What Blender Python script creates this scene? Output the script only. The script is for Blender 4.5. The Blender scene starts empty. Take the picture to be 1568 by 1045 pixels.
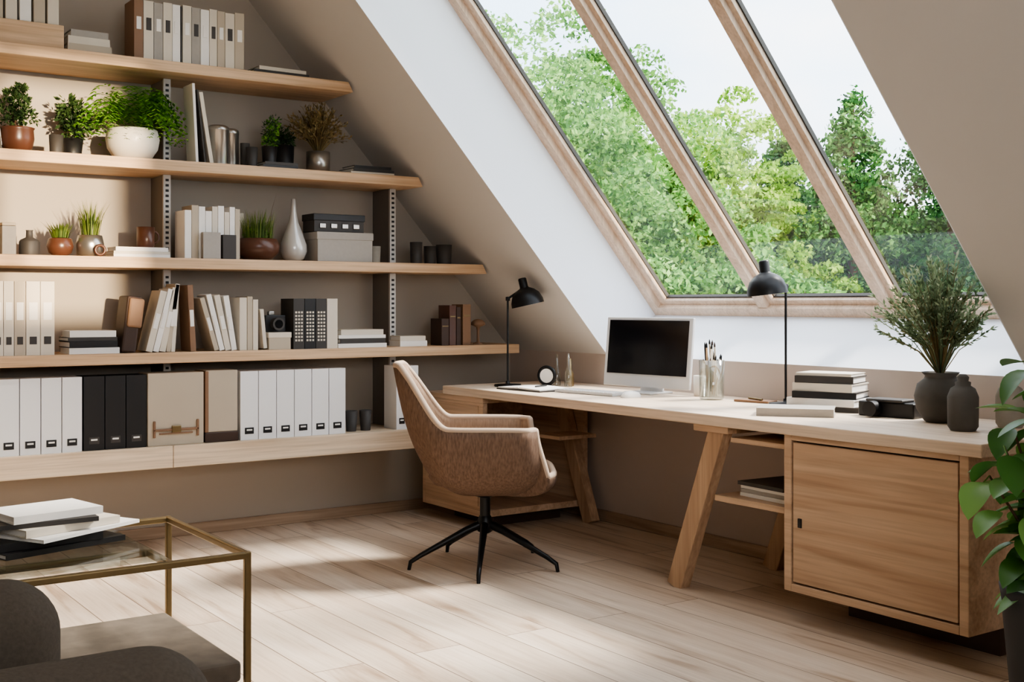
import bpy, bmesh, math, random
import numpy as np
from mathutils import Vector, Matrix, Euler
random.seed(7)
rng = np.random.default_rng(11)
scene = bpy.context.scene
COL = scene.collection

# ------------------------------------------------------------------ materials
def lin(c):
    r = []
    for v in c[:3]:
        v = v/255.0
        r.append(v/12.92 if v <= 0.04045 else ((v+0.055)/1.055)**2.4)
    return (r[0], r[1], r[2], 1.0)

def scl(c, k):
    return tuple(min(1.0, v*k) for v in c[:3]) + (1.0,)

def base_mat(name):
    m = bpy.data.materials.new(name)
    m.use_nodes = True
    nt = m.node_tree
    b = nt.nodes['Principled BSDF']
    return m, nt, b

def M(name, rgb, rough=0.6, metal=0.0, var=0.06, scale=6.0, bump=0.0, stretch=(1, 1, 1), spec=0.5, detail=3.0, bdist=0.002):
    m, nt, b = base_mat(name)
    c = lin(rgb)
    tc = nt.nodes.new('ShaderNodeTexCoord')
    mp = nt.nodes.new('ShaderNodeMapping')
    mp.inputs['Scale'].default_value = stretch
    nz = nt.nodes.new('ShaderNodeTexNoise')
    nz.inputs['Scale'].default_value = scale
    nz.inputs['Detail'].default_value = detail
    mx = nt.nodes.new('ShaderNodeMix'); mx.data_type = 'RGBA'
    mx.inputs['A'].default_value = scl(c, 1-var)
    mx.inputs['B'].default_value = scl(c, 1+var)
    nt.links.new(tc.outputs['Object'], mp.inputs['Vector'])
    nt.links.new(mp.outputs['Vector'], nz.inputs['Vector'])
    nt.links.new(nz.outputs['Fac'], mx.inputs['Factor'])
    nt.links.new(mx.outputs['Result'], b.inputs['Base Color'])
    b.inputs['Roughness'].default_value = rough
    b.inputs['Metallic'].default_value = metal
    b.inputs['Specular IOR Level'].default_value = spec
    if bump > 0:
        bp = nt.nodes.new('ShaderNodeBump')
        bp.inputs['Strength'].default_value = bump
        bp.inputs['Distance'].default_value = bdist
        nt.links.new(nz.outputs['Fac'], bp.inputs['Height'])
        nt.links.new(bp.outputs['Normal'], b.inputs['Normal'])
    return m

def wood(name, light, dark, axis, rough=0.5, k=1.0):
    m, nt, b = base_mat(name)
    s = [16*k, 16*k, 16*k]; s['xyz'.index(axis)] = 1.1*k
    s2 = [90*k, 90*k, 90*k]; s2['xyz'.index(axis)] = 2.5*k
    tc = nt.nodes.new('ShaderNodeTexCoord')
    def noise(sc, det, dist):
        mp = nt.nodes.new('ShaderNodeMapping'); mp.inputs['Scale'].default_value = sc
        nz = nt.nodes.new('ShaderNodeTexNoise')
        nz.inputs['Scale'].default_value = 1.0
        nz.inputs['Detail'].default_value = det
        nz.inputs['Distortion'].default_value = dist
        nt.links.new(tc.outputs['Object'], mp.inputs['Vector'])
        nt.links.new(mp.outputs['Vector'], nz.inputs['Vector'])
        return nz
    n1 = noise(s, 5, 0.8); n2 = noise(s2, 2, 0.2)
    rp = nt.nodes.new('ShaderNodeValToRGB')
    rp.color_ramp.elements[0].position = 0.32; rp.color_ramp.elements[0].color = lin(dark)
    rp.color_ramp.elements[1].position = 0.62; rp.color_ramp.elements[1].color = lin(light)
    nt.links.new(n1.outputs['Fac'], rp.inputs['Fac'])
    mx = nt.nodes.new('ShaderNodeMix'); mx.data_type = 'RGBA'; mx.blend_type = 'MULTIPLY'
    mx.inputs['Factor'].default_value = 0.5
    nt.links.new(rp.outputs['Color'], mx.inputs['A'])
    rp2 = nt.nodes.new('ShaderNodeValToRGB')
    rp2.color_ramp.elements[0].position = 0.3; rp2.color_ramp.elements[0].color = (0.62, 0.60, 0.58, 1)
    rp2.color_ramp.elements[1].position = 0.6; rp2.color_ramp.elements[1].color = (1, 1, 1, 1)
    nt.links.new(n2.outputs['Fac'], rp2.inputs['Fac'])
    nt.links.new(rp2.outputs['Color'], mx.inputs['B'])
    nt.links.new(mx.outputs['Result'], b.inputs['Base Color'])
    b.inputs['Roughness'].default_value = rough
    b.inputs['Specular IOR Level'].default_value = 0.35
    bp = nt.nodes.new('ShaderNodeBump'); bp.inputs['Strength'].default_value = 0.15; bp.inputs['Distance'].default_value = 0.001
    nt.links.new(n2.outputs['Fac'], bp.inputs['Height']); nt.links.new(bp.outputs['Normal'], b.inputs['Normal'])
    return m

def leafmat(name, cols, rough=0.5, trans=0.35, nscale=1.5):
    m, nt, b = base_mat(name)
    geo = nt.nodes.new('ShaderNodeNewGeometry')
    tc = nt.nodes.new('ShaderNodeTexCoord')
    nz = nt.nodes.new('ShaderNodeTexNoise'); nz.inputs['Scale'].default_value = nscale; nz.inputs['Detail'].default_value = 2
    nt.links.new(tc.outputs['Object'], nz.inputs['Vector'])
    ad = nt.nodes.new('ShaderNodeMath'); ad.operation = 'MULTIPLY_ADD'
    nt.links.new(geo.outputs['Random Per Island'], ad.inputs[0]); ad.inputs[1].default_value = 0.55
    nt.links.new(nz.outputs['Fac'], ad.inputs[2])
    sb = nt.nodes.new('ShaderNodeMath'); sb.operation = 'SUBTRACT'; sb.inputs[1].default_value = 0.28
    nt.links.new(ad.outputs[0], sb.inputs[0])
    rp = nt.nodes.new('ShaderNodeValToRGB')
    el = rp.color_ramp.elements
    el[0].position = 0.15; el[0].color = lin(cols[0])
    el[1].position = 0.85; el[1].color = lin(cols[-1])
    if len(cols) > 2:
        e = el.new(0.5); e.color = lin(cols[1])
    nt.links.new(sb.outputs[0], rp.inputs['Fac'])
    nt.links.new(rp.outputs['Color'], b.inputs['Base Color'])
    b.inputs['Roughness'].default_value = rough
    b.inputs['Specular IOR Level'].default_value = 0.3
    tr = nt.nodes.new('ShaderNodeBsdfTranslucent')
    nt.links.new(rp.outputs['Color'], tr.inputs['Color'])
    ms = nt.nodes.new('ShaderNodeMixShader'); ms.inputs[0].default_value = trans
    out = nt.nodes['Material Output']
    nt.links.new(b.outputs[0], ms.inputs[1]); nt.links.new(tr.outputs[0], ms.inputs[2])
    nt.links.new(ms.outputs[0], out.inputs['Surface'])
    return m

def glassmat(name, tint=(1, 1, 1, 1), refl=0.06, rough=0.02, fres=0.35):
    m = bpy.data.materials.new(name); m.use_nodes = True
    nt = m.node_tree; nt.nodes.clear()
    out = nt.nodes.new('ShaderNodeOutputMaterial')
    t = nt.nodes.new('ShaderNodeBsdfTransparent'); t.inputs[0].default_value = tint
    g = nt.nodes.new('ShaderNodeBsdfGlossy'); g.inputs['Roughness'].default_value = rough
    lw = nt.nodes.new('ShaderNodeLayerWeight'); lw.inputs[0].default_value = 0.25
    mu = nt.nodes.new('ShaderNodeMath'); mu.operation = 'MULTIPLY_ADD'
    mu.inputs[1].default_value = fres; mu.inputs[2].default_value = refl*0.5
    nt.links.new(lw.outputs['Fresnel'], mu.inputs[0])
    ms = nt.nodes.new('ShaderNodeMixShader')
    nt.links.new(mu.outputs[0], ms.inputs[0])
    nt.links.new(t.outputs[0], ms.inputs[1]); nt.links.new(g.outputs[0], ms.inputs[2])
    nt.links.new(ms.outputs[0], out.inputs['Surface'])
    return m

def floor_mat():
    m, nt, b = base_mat('whitewashed_oak_planks')
    tc = nt.nodes.new('ShaderNodeTexCoord')
    sp = nt.nodes.new('ShaderNodeSeparateXYZ'); cb = nt.nodes.new('ShaderNodeCombineXYZ')
    nt.links.new(tc.outputs['Object'], sp.inputs[0])
    nt.links.new(sp.outputs['Y'], cb.inputs['X']); nt.links.new(sp.outputs['X'], cb.inputs['Y'])
    br = nt.nodes.new('ShaderNodeTexBrick')
    br.inputs['Scale'].default_value = 1.0
    br.inputs['Brick Width'].default_value = 2.1
    br.inputs['Row Height'].default_value = 0.19
    br.inputs['Mortar Size'].default_value = 0.002
    br.inputs['Mortar Smooth'].default_value = 0.3
    br.offset = 0.37; br.offset_frequency = 2
    br.inputs['Color1'].default_value = (0, 0, 0, 1); br.inputs['Color2'].default_value = (1, 1, 1, 1)
    br.inputs['Mortar'].default_value = (0.5, 0.5, 0.5, 1)
    nt.links.new(cb.outputs[0], br.inputs['Vector'])
    shift = nt.nodes.new('ShaderNodeVectorMath'); shift.operation = 'MULTIPLY_ADD'
    shift.inputs[1].default_value = (7, 5, 3)
    nt.links.new(br.outputs['Color'], shift.inputs[0]); nt.links.new(cb.outputs[0], shift.inputs[2])
    def noise(sc, det, dist):
        mp = nt.nodes.new('ShaderNodeMapping'); mp.inputs['Scale'].default_value = sc
        nz = nt.nodes.new('ShaderNodeTexNoise'); nz.inputs['Scale'].default_value = 1; nz.inputs['Detail'].default_value = det
        nz.inputs['Distortion'].default_value = dist
        nt.links.new(shift.outputs[0], mp.inputs[0]); nt.links.new(mp.outputs[0], nz.inputs['Vector'])
        return nz
    n1 = noise((1.2, 11, 1), 6, 0.9); n2 = noise((4, 110, 1), 3, 0.2)
    rp = nt.nodes.new('ShaderNodeValToRGB')
    el = rp.color_ramp.elements
    el[0].position = 0.26; el[0].color = lin((162, 136, 112))
    el[1].position = 0.68; el[1].color = lin((229, 213, 195))
    e = el.new(0.42); e.color = lin((215, 196, 176))
    nt.links.new(n1.outputs['Fac'], rp.inputs[0])
    plank = nt.nodes.new('ShaderNodeMix'); plank.data_type = 'RGBA'; plank.blend_type = 'MULTIPLY'
    plank.inputs['Factor'].default_value = 1
    pr = nt.nodes.new('ShaderNodeValToRGB')
    pr.color_ramp.elements[0].color = (0.82, 0.78, 0.74, 1); pr.color_ramp.elements[1].color = (1, 1, 1, 1)
    nt.links.new(br.outputs['Color'], pr.inputs[0])
    nt.links.new(rp.outputs[0], plank.inputs['A']); nt.links.new(pr.outputs[0], plank.inputs['B'])
    fine = nt.nodes.new('ShaderNodeMix'); fine.data_type = 'RGBA'; fine.blend_type = 'MULTIPLY'; fine.inputs['Factor'].default_value = 0.3
    fr = nt.nodes.new('ShaderNodeValToRGB'); fr.color_ramp.elements[0].position = 0.3; fr.color_ramp.elements[0].color = (0.6, 0.56, 0.52, 1)
    fr.color_ramp.elements[1].position = 0.58
    nt.links.new(n2.outputs['Fac'], fr.inputs[0])
    nt.links.new(plank.outputs['Result'], fine.inputs['A']); nt.links.new(fr.outputs[0], fine.inputs['B'])
    seam = nt.nodes.new('ShaderNodeMix'); seam.data_type = 'RGBA'
    nt.links.new(br.outputs['Fac'], seam.inputs['Factor'])
    nt.links.new(fine.outputs['Result'], seam.inputs['A']); seam.inputs['B'].default_value = lin((112, 92, 76))
    nt.links.new(seam.outputs['Result'], b.inputs['Base Color'])
    b.inputs['Roughness'].default_value = 0.5
    b.inputs['Specular IOR Level'].default_value = 0.3
    bp = nt.nodes.new('ShaderNodeBump'); bp.inputs['Strength'].default_value = 0.25; bp.inputs['Distance'].default_value = 0.002
    inv = nt.nodes.new('ShaderNodeMath'); inv.operation = 'SUBTRACT'; inv.inputs[0].default_value = 1
    nt.links.new(br.outputs['Fac'], inv.inputs[1]); nt.links.new(inv.outputs[0], bp.inputs['Height'])
    nt.links.new(bp.outputs[0], b.inputs['Normal'])
    return m

m_floor = floor_mat()
m_wall = M('taupe_plaster', (173, 163, 150), 0.9, var=0.03, scale=2.5, bump=0.04)
m_kneewall = M('warm_taupe_plaster', (186, 172, 162), 0.9, var=0.03, scale=2.5)
m_slope = M('beige_plaster', (204, 200, 195), 0.9, var=0.03, scale=2.0)
m_white = M('white_reveal_paint', (236, 240, 247), 0.75, var=0.015, scale=2.0)
m_ceil = M('white_ceiling_paint', (225, 222, 216), 0.85, var=0.02)
m_base = wood('baseboard_oak', (184, 160, 136), (152, 128, 106), 'y')
m_basex = wood('baseboard_oak_x', (184, 160, 136), (152, 128, 106), 'x')
m_shelf = wood('shelf_oak', (216, 184, 150), (188, 154, 120), 'x')
m_shelfl = wood('shelf_pale_oak', (228, 208, 182), (208, 184, 156), 'x')
m_desk = wood('desk_pale_oak', (230, 210, 188), (214, 190, 166), 'y')
m_cab = wood('cabinet_oak', (214, 185, 157), (188, 156, 128), 'y', k=0.8)
m_leg = wood('trestle_oak', (200, 168, 138), (172, 140, 112), 'z')
m_frame = wood('window_pine', (220, 197, 176), (203, 178, 155), 'z')
m_gasket = M('window_gasket', (52, 50, 48), 0.6)
m_glass = glassmat('window_glass', refl=0.02, fres=0.06)
m_tglass = glassmat('table_glass', tint=(0.9, 0.93, 0.9, 1), refl=0.1)
m_jar = glassmat('jar_glass', tint=(0.86, 0.88, 0.86, 1), refl=0.2)
m_black = M('black_metal', (22, 22, 24), 0.38, 0.3, var=0.1)
m_blackp = M('black_plastic', (28, 27, 28), 0.45, var=0.1)
m_dkgrey = M('dark_grey', (62, 58, 55), 0.6, var=0.12)
m_paper = M('white_paper', (236, 232, 226), 0.8, var=0.03, scale=30)
m_binder = M('white_binder_card', (232, 231, 230), 0.6, var=0.02)
m_cream = M('cream_card', (214, 204, 188), 0.75, var=0.05)
m_beige = M('beige_card', (186, 173, 154), 0.8, var=0.06)
m_greybox = M('grey_linen_box', (164, 158, 150), 0.85, var=0.06, scale=60)
m_tan = M('tan_leather', (134, 103, 79), 0.6, var=0.12)
m_brown = M('brown_glaze', (90, 58, 44), 0.3, var=0.2, scale=9)
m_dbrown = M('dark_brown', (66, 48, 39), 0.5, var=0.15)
m_steel = M('brushed_steel', (176, 172, 166), 0.28, 0.9, var=0.08)
m_rail = M('rail_steel', (192, 188, 182), 0.4, 0.2, var=0.05)
m_upright = M('upright_grey', (118, 111, 104), 0.75, var=0.06)
m_white_c = M('white_ceramic', (226, 218, 206), 0.35, var=0.04)
m_silver_c = M('pearl_ceramic', (196, 192, 186), 0.22, 0.25, var=0.05)
m_stone = M('stoneware', (84, 80, 75), 0.75, var=0.3, scale=14, bump=0.4)
m_stone2 = M('pale_stoneware', (150, 143, 132), 0.8, var=0.25, scale=18, bump=0.4)
m_soil = M('soil', (48, 36, 28), 0.95, var=0.3, scale=60, bump=0.5)
m_brass = M('antique_brass', (140, 122, 90), 0.34, 0.85, var=0.12, scale=20)
m_chair = M('grey_brown_woven_fabric', (116, 95, 81), 0.95, var=0.55, scale=130, bump=0.7, stretch=(1, 1, 0.25), spec=0.1, detail=2)
m_chairlit = M('sunlit_woven_fabric', (154, 130, 110), 0.95, var=0.3, scale=130, bump=0.6, stretch=(1, 1, 0.25), spec=0.1, detail=2)  # same chair fabric, sunlight on the shell's inside put into the colour
m_pipe = M('piping_fabric', (186, 164, 144), 0.85, var=0.05)
m_sofa = M('charcoal_upholstery', (92, 84, 75), 0.95, var=0.25, scale=120, bump=0.4, spec=0.15)
m_velvet = M('grey_brown_velvet', (108, 98, 87), 0.9, var=0.45, scale=14, bump=0.3, spec=0.2, detail=8)
m_pot = M('charcoal_planter', (52, 52, 54), 0.7, var=0.15, scale=12)
m_screen = M('monitor_screen', (14, 15, 20), 0.12, var=0.05)
m_alu = M('aluminium', (206, 205, 204), 0.4, 0.0, var=0.02)
m_bark = M('bark', (84, 64, 48), 0.9, var=0.25, scale=14)
m_leafd = leafmat('houseplant_leaf', [(60, 102, 46), (94, 142, 70), (146, 188, 108)], 0.32, 0.35)
m_fern = leafmat('fern_leaf', [(62, 114, 34), (116, 176, 58), (170, 216, 96)], 0.5, 0.4, 6)
m_dark = leafmat('dark_foliage', [(34, 52, 30), (58, 84, 46), (90, 112, 66)], 0.6, 0.3, 8)
m_grass = leafmat('grass_blade', [(70, 92, 42), (118, 138, 66), (160, 166, 92)], 0.6, 0.4, 8)
m_sage = leafmat('sage_leaf', [(78, 96, 68), (116, 132, 98), (162, 172, 140)], 0.7, 0.3, 8)
m_dry = leafmat('dry_twig_leaf', [(92, 76, 50), (132, 112, 74), (160, 144, 98)], 0.7, 0.2, 8)
m_t1 = leafmat('tree_leaf_light', [(48, 92, 38), (98, 148, 70), (160, 200, 122)], 0.6, 0.4, 0.9)
m_t2 = leafmat('tree_leaf_yellow', [(80, 120, 36), (132, 176, 62), (192, 218, 112)], 0.6, 0.4, 0.9)
m_t3 = leafmat('tree_leaf_conifer', [(22, 56, 28), (54, 104, 50), (108, 154, 82)], 0.7, 0.3, 0.9)
m_core = M('foliage_core', (30, 52, 24), 0.95, var=0.3, scale=3)  # dark solid added inside tree crowns to block light
m_ground = M('lawn', (74, 114, 50), 0.95, var=0.3, scale=0.5)

# ------------------------------------------------------------------ builder
class MB:
    def __init__(s, name):
        s.name = name; s.v = []; s.f = []; s.mi = []; s.sm = []; s.mats = []
    def idx(s, m):
        if m not in s.mats: s.mats.append(m)
        return s.mats.index(m)
    def add(s, vs, fs, mat, smooth=False):
        o = len(s.v); s.v += [tuple(v) for v in vs]
        i = s.idx(mat)
        for f in fs:
            s.f.append(tuple(o+a for a in f)); s.mi.append(i); s.sm.append(smooth)
    def box(s, c, size, mat, rot=(0, 0, 0), pivot=None):
        hx, hy, hz = size[0]/2, size[1]/2, size[2]/2
        R = Euler(rot).to_matrix()
        c = Vector(c)
        vs = []
        for x in (-hx, hx):
            for y in (-hy, hy):
                for z in (-hz, hz):
                    vs.append(c + R @ Vector((x, y, z)))
        s.add(vs, [(0, 1, 3, 2), (4, 6, 7, 5), (0, 4, 5, 1), (2, 3, 7, 6), (0, 2, 6, 4), (1, 5, 7, 3)], mat)
    def bx(s, x0, x1, y0, y1, z0, z1, mat):
        s.box(((x0+x1)/2, (y0+y1)/2, (z0+z1)/2), (x1-x0, y1-y0, z1-z0), mat)
    def lathe(s, c, prof, mat, seg=32, rot=None, sq=None, caps=True):
        R = Euler(rot).to_matrix() if rot else Matrix.Identity(3)
        c = Vector(c); vs = []; fs = []
        n = len(prof)
        for (r, z) in prof:
            for k in range(seg):
                a = 2*math.pi*k/seg
                ca, sa = math.cos(a), math.sin(a)
                if sq:
                    ca = math.copysign(abs(ca)**(2/sq[2]), ca)*sq[0]; sa = math.copysign(abs(sa)**(2/sq[2]), sa)*sq[1]
                vs.append(c + R @ Vector((r*ca, r*sa, z)))
        for i in range(n-1):
            for k in range(seg):
                k2 = (k+1) % seg
                fs.append((i*seg+k, i*seg+k2, (i+1)*seg+k2, (i+1)*seg+k))
        s.add(vs, fs, mat, True)
        if caps and prof[0][0] > 1e-4: s.add([vs[k] for k in range(seg)], [tuple(range(seg-1, -1, -1))], mat)
        if caps and prof[-1][0] > 1e-4: s.add([vs[(n-1)*seg+k] for k in range(seg)], [tuple(range(seg))], mat)
    def cyl(s, c, r, h, mat, seg=28, rot=None, r2=None):
        s.lathe(c, [(r, 0), (r if r2 is None else r2, h)], mat, seg, rot)
    def tube(s, pts, r, mat, seg=8, closed=False):
        pts = [Vector(p) for p in pts]; n = len(pts)
        rs = r if isinstance(r, (list, tuple)) else [r]*n
        vs = []; up = None
        for i, p in enumerate(pts):
            if closed: t = pts[(i+1) % n]-pts[i-1]
            else: t = (pts[min(i+1, n-1)]-pts[max(i-1, 0)])
            t.normalize()
            if up is None:
                up = Vector((0, 0, 1)) if abs(t.z) < 0.9 else Vector((1, 0, 0))
            a = t.cross(up).normalized(); b = a.cross(t).normalized(); up = b
            for k in range(seg):
                th = 2*math.pi*k/seg
                vs.append(p + (a*math.cos(th)+b*math.sin(th))*rs[i])
        fs = []
        for i in range(n if closed else n-1):
            j = (i+1) % n
            for k in range(seg):
                k2 = (k+1) % seg
                fs.append((i*seg+k, i*seg+k2, j*seg+k2, j*seg+k))
        s.add(vs, fs, mat, True)
        if not closed:
            s.add(vs[:seg], [tuple(range(seg-1, -1, -1))], mat)
            s.add(vs[-seg:], [tuple(range(seg))], mat)
    def beam(s, p1, p2, w, d, mat, side=Vector((0, 1, 0))):
        p1 = Vector(p1); p2 = Vector(p2); t = (p2-p1).normalized()
        a = (side - t*side.dot(t)).normalized(); b = t.cross(a).normalized()
        vs = []
        for p in (p1, p2):
            for (i, j) in ((-1, -1), (1, -1), (1, 1), (-1, 1)):
                vs.append(p + a*i*w/2 + b*j*d/2)
        s.add(vs, [(3, 2, 1, 0), (4, 5, 6, 7), (0, 1, 5, 4), (1, 2, 6, 5), (2, 3, 7, 6), (3, 0, 4, 7)], mat)
    def book(s, c, size, cover, rz=0.0):
        L, W, T = size; c = Vector(c); R = Euler((0, 0, rz))
        def at(x, y, z): return c + R.to_matrix() @ Vector((x, y, z))
        ct = min(0.004, T*0.15)
        s.box(at(0, 0, ct/2), (L, W, ct), cover, (0, 0, rz))
        s.box(at(0, 0, T-ct/2), (L, W, ct), cover, (0, 0, rz))
        s.box(at(0, -W/2+ct/2, T/2), (L, ct, T-2*ct), cover, (0, 0, rz))
        s.box(at(0, 0.002, T/2), (L-0.008, W-0.008-ct, T-2*ct), m_paper, (0, 0, rz))
    def leafq(s, p, d, n, L, W, mat):
        p = Vector(p); d = Vector(d).normalized(); n = Vector(n)
        a = d.cross(n)
        if a.length < 1e-4: a = d.cross(Vector((0.3, 0.9, 0.1)))
        a.normalize()
        s.add([p, p+d*L*0.45+a*W/2, p+d*L, p+d*L*0.45-a*W/2], [(0, 1, 2, 3)], mat)
    def bigleaf(s, p, d, up, L, W, mat, droop=0.25):
        p = Vector(p); d = Vector(d).normalized(); up = Vector(up)
        a = d.cross(up).normalized(); n = a.cross(d).normalized()
        vs = []; N = 8
        for i in range(N+1):
            t = i/N
            w = W/2*math.sin(math.pi*t**0.85)**0.7 if 0 < i < N else 0.0008
            mid = p + d*L*t - n*droop*L*t*t
            vs += [mid + a*w + n*w*0.28, mid, mid - a*w + n*w*0.28]
        fs = []
        for i in range(N):
            o = i*3
            fs += [(o, o+1, o+4, o+3), (o+1, o+2, o+5, o+4)]
        s.add(vs, fs, mat, True)
    def done(s, bevel=0.0, segs=2, parent=None, solid=0, sub=0, matoff=0):
        me = bpy.data.meshes.new(s.name)
        V = np.array(s.v, dtype=float)
        mn = V.min(0); mx = V.max(0)
        org = Vector(((mn[0]+mx[0])/2, (mn[1]+mx[1])/2, mn[2]))
        V -= np.array(org)
        me.from_pydata(V.tolist(), [], s.f)
        for m in s.mats: me.materials.append(m)
        me.polygons.foreach_set('material_index', s.mi)
        me.polygons.foreach_set('use_smooth', s.sm)
        me.update()
        ob = bpy.data.objects.new(s.name, me); COL.objects.link(ob)
        ob.location = org
        if solid:
            md = ob.modifiers.new('solid', 'SOLIDIFY'); md.thickness = solid; md.offset = 0
            md.material_offset = matoff
        if bevel > 0:
            md = ob.modifiers.new('bevel', 'BEVEL'); md.width = bevel; md.segments = segs; md.limit_method = 'ANGLE'
            md.angle_limit = math.radians(50); md.harden_normals = False
        if sub:
            md = ob.modifiers.new('sub', 'SUBSURF'); md.levels = sub; md.render_levels = sub
        if parent is not None:
            ob.parent = parent; ob.location = org - parent.location
        return ob

def empty(name, loc):
    e = bpy.data.objects.new(name, None); e.empty_display_size = 0.1
    e.location = Vector(loc); COL.objects.link(e); return e

def rv(s=1.0):
    return Vector((random.uniform(-s, s), random.uniform(-s, s), random.uniform(-s, s)))

# ------------------------------------------------------------------ room shell
XW, YW, XL, YF, ZC = 4.14, 6.0, -1.6, -1.6, 3.3
KZ, TS = 0.92, 1.12           # knee-wall height, roof slope
WY0, WY1 = 2.55, 5.06         # window opening along the wall
def roofz(x): return KZ + TS*(XW-x)
xc = XW-(ZC-KZ)/TS            # where the slope meets the ceiling
xo = 2.30                     # top of the opening on the slope
BX, BZ, WS = 4.525, 1.152, 1.15   # window plane bottom + slope
TX = 2.65; TZ = BZ + WS*(BX-TX)

b = MB('floor'); b.bx(XL-0.1, XW+0.1, YF-0.1, YW+0.1, -0.12, 0, m_floor); b.done()
b = MB('wall_back')
b.add([(XL, YW, 0), (XW, YW, 0), (XW, YW, KZ), (xc, YW, ZC), (XL, YW, ZC),
       (XL, YW+0.12, 0), (XW, YW+0.12, 0), (XW, YW+0.12, KZ), (xc, YW+0.12, ZC), (XL, YW+0.12, ZC)],
      [(0, 1, 2, 3, 4), (9, 8, 7, 6, 5), (0, 5, 6, 1), (1, 6, 7, 2), (2, 7, 8, 3), (3, 8, 9, 4), (4, 9, 5, 0)], m_wall)
b.done()
b = MB('wall_right'); b.bx(XW, XW+0.1, YF, YW+0.1, 0, KZ, m_kneewall); b.done()
b = MB('wall_left'); b.bx(XL-0.1, XL, YF, YW, 0, ZC, m_wall); b.done()
b = MB('wall_front')
o = (-0.6, 1.95, 1.45, 2.72)  # opening added behind the camera to let fill light in
b.bx(XL, o[0], YF-0.1, YF, 0, ZC, m_wall); b.bx(o[1], XW, YF-0.1, YF, 0, ZC, m_wall)
b.bx(o[0], o[1], YF-0.1, YF, 0, o[2], m_wall); b.bx(o[0], o[1], YF-0.1, YF, o[3], ZC, m_wall)
b.done()
b = MB('added_rear_window')  # unseen window, added; its bars break up the warm patch light
for (x0, x1, z0, z1) in ((o[0], o[0]+.06, o[2], o[3]), (o[1]-.06, o[1], o[2], o[3]), (o[0]+.06, o[1]-.06, o[2], o[2]+.06), (o[0]+.06, o[1]-.06, o[3]-.06, o[3]), (1.28, 1.34, o[2]+.06, o[3]-.06), (0.58, 0.64, o[2]+.06, o[3]-.06)):
    b.bx(x0, x1, YF-0.08, YF-0.02, z0, z1, m_frame)
b.done()
b = MB('ceiling'); b.bx(XL, xc+0.02, YF, YW, ZC, ZC+0.1, m_ceil); b.done()
RT = 0.004
b = MB('ceiling_slope')
def sl(y0, y1, xa, xb):
    za, zb = roofz(xa), roofz(xb)
    n = Vector((TS, 0, 1)).normalized()*0.03
    vs = [(xa, y0, za), (xb, y0, zb), (xb, y1, zb), (xa, y1, za)]
    vs += [(v[0]+n.x, v[1], v[2]+n.z) for v in vs]
    b.add(vs, [(0, 1, 2, 3), (7, 6, 5, 4), (0, 4, 5, 1), (1, 5, 6, 2), (2, 6, 7, 3), (3, 7, 4, 0)], m_slope)
sl(YF, WY0-RT, XW, xc); sl(WY1+RT, YW, XW, xc); sl(WY0-RT, WY1+RT, xo, xc)
b.done()
# window reveal
b = MB('trim_window_reveal')
for yy, d in ((WY1, RT), (WY0, -RT)):
    vs = [(XW, yy, KZ), (xo, yy, roofz(xo)), (TX, yy, TZ), (BX, yy, BZ)]
    vs += [(v[0], yy+d, v[2]) for v in vs]
    b.add(vs, [(0, 1, 2, 3), (7, 6, 5, 4), (0, 4, 5, 1), (1, 5, 6, 2), (2, 6, 7, 3), (3, 7, 4, 0)], m_white)
for (p, q) in (((XW, KZ), (BX, BZ)), ((xo, roofz(xo)), (TX, TZ))):
    b.add([(p[0], WY0, p[1]), (q[0], WY0, q[1]), (q[0], WY1, q[1]), (p[0], WY1, p[1]),
           (p[0]+.01, WY0, p[1]-.04), (q[0]+.01, WY0, q[1]-.04), (q[0]+.01, WY1, q[1]-.04), (p[0]+.01, WY1, p[1]-.04)],
          [(0, 1, 2, 3), (7, 6, 5, 4), (0, 4, 5, 1), (1, 5, 6, 2), (2, 6, 7, 3), (3, 7, 4, 0)], m_white)
b.done()
# baseboards
b = MB('baseboard_back'); b.bx(XL, XW-0.02, YW-0.018, YW, 0, 0.06, m_basex); b.done(0.003)
b = MB('baseboard_right'); b.bx(XW-0.018, XW, YF, YW-0.02, 0, 0.06, m_base); b.done(0.003)

# window_1 : sloped three-pane roof window
sv = Vector((-1, 0, WS)).normalized()       # up the slope
nv = Vector((-WS, 0, -1)).normalized()      # into the room
def wp(y, t, off=0.0):
    return Vector((BX, y, BZ)) + sv*t + nv*off
TL = (Vector((TX, 0, TZ))-Vector((BX, 0, BZ))).length
b = MB('window_1')
Y = Vector((0, 1, 0))
def wbar(y, w, d, off, mat, t0=0.0, t1=TL): b.beam(wp(y, t0, off), wp(y, t1, off), w, d, mat, Y)
def hbar(t, w, d, off, mat, y0=WY0, y1=WY1): b.beam(wp(y0, t, off), wp(y1, t, off), w, d, mat, sv)
M1, M2 = 4.21, 3.455
FW, MW = 0.06, 0.058
wbar(WY1-FW/2, FW, 0.07, 0.0, m_frame); wbar(WY0+FW/2, FW, 0.07, 0.0, m_frame)
wbar(M1, MW, 0.06, 0.0, m_frame); wbar(M2, MW, 0.06, 0.0, m_frame)
hbar(0.03, 0.06, 0.07, 0.0, m_frame, WY0+FW, WY1-FW); hbar(TL-0.03, 0.06, 0.07, 0.0, m_frame, WY0+FW, WY1-FW)
panes = [(M1+MW/2, WY1-FW), (M2+MW/2, M1-MW/2), (WY0+FW, M2-MW/2)]
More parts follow.
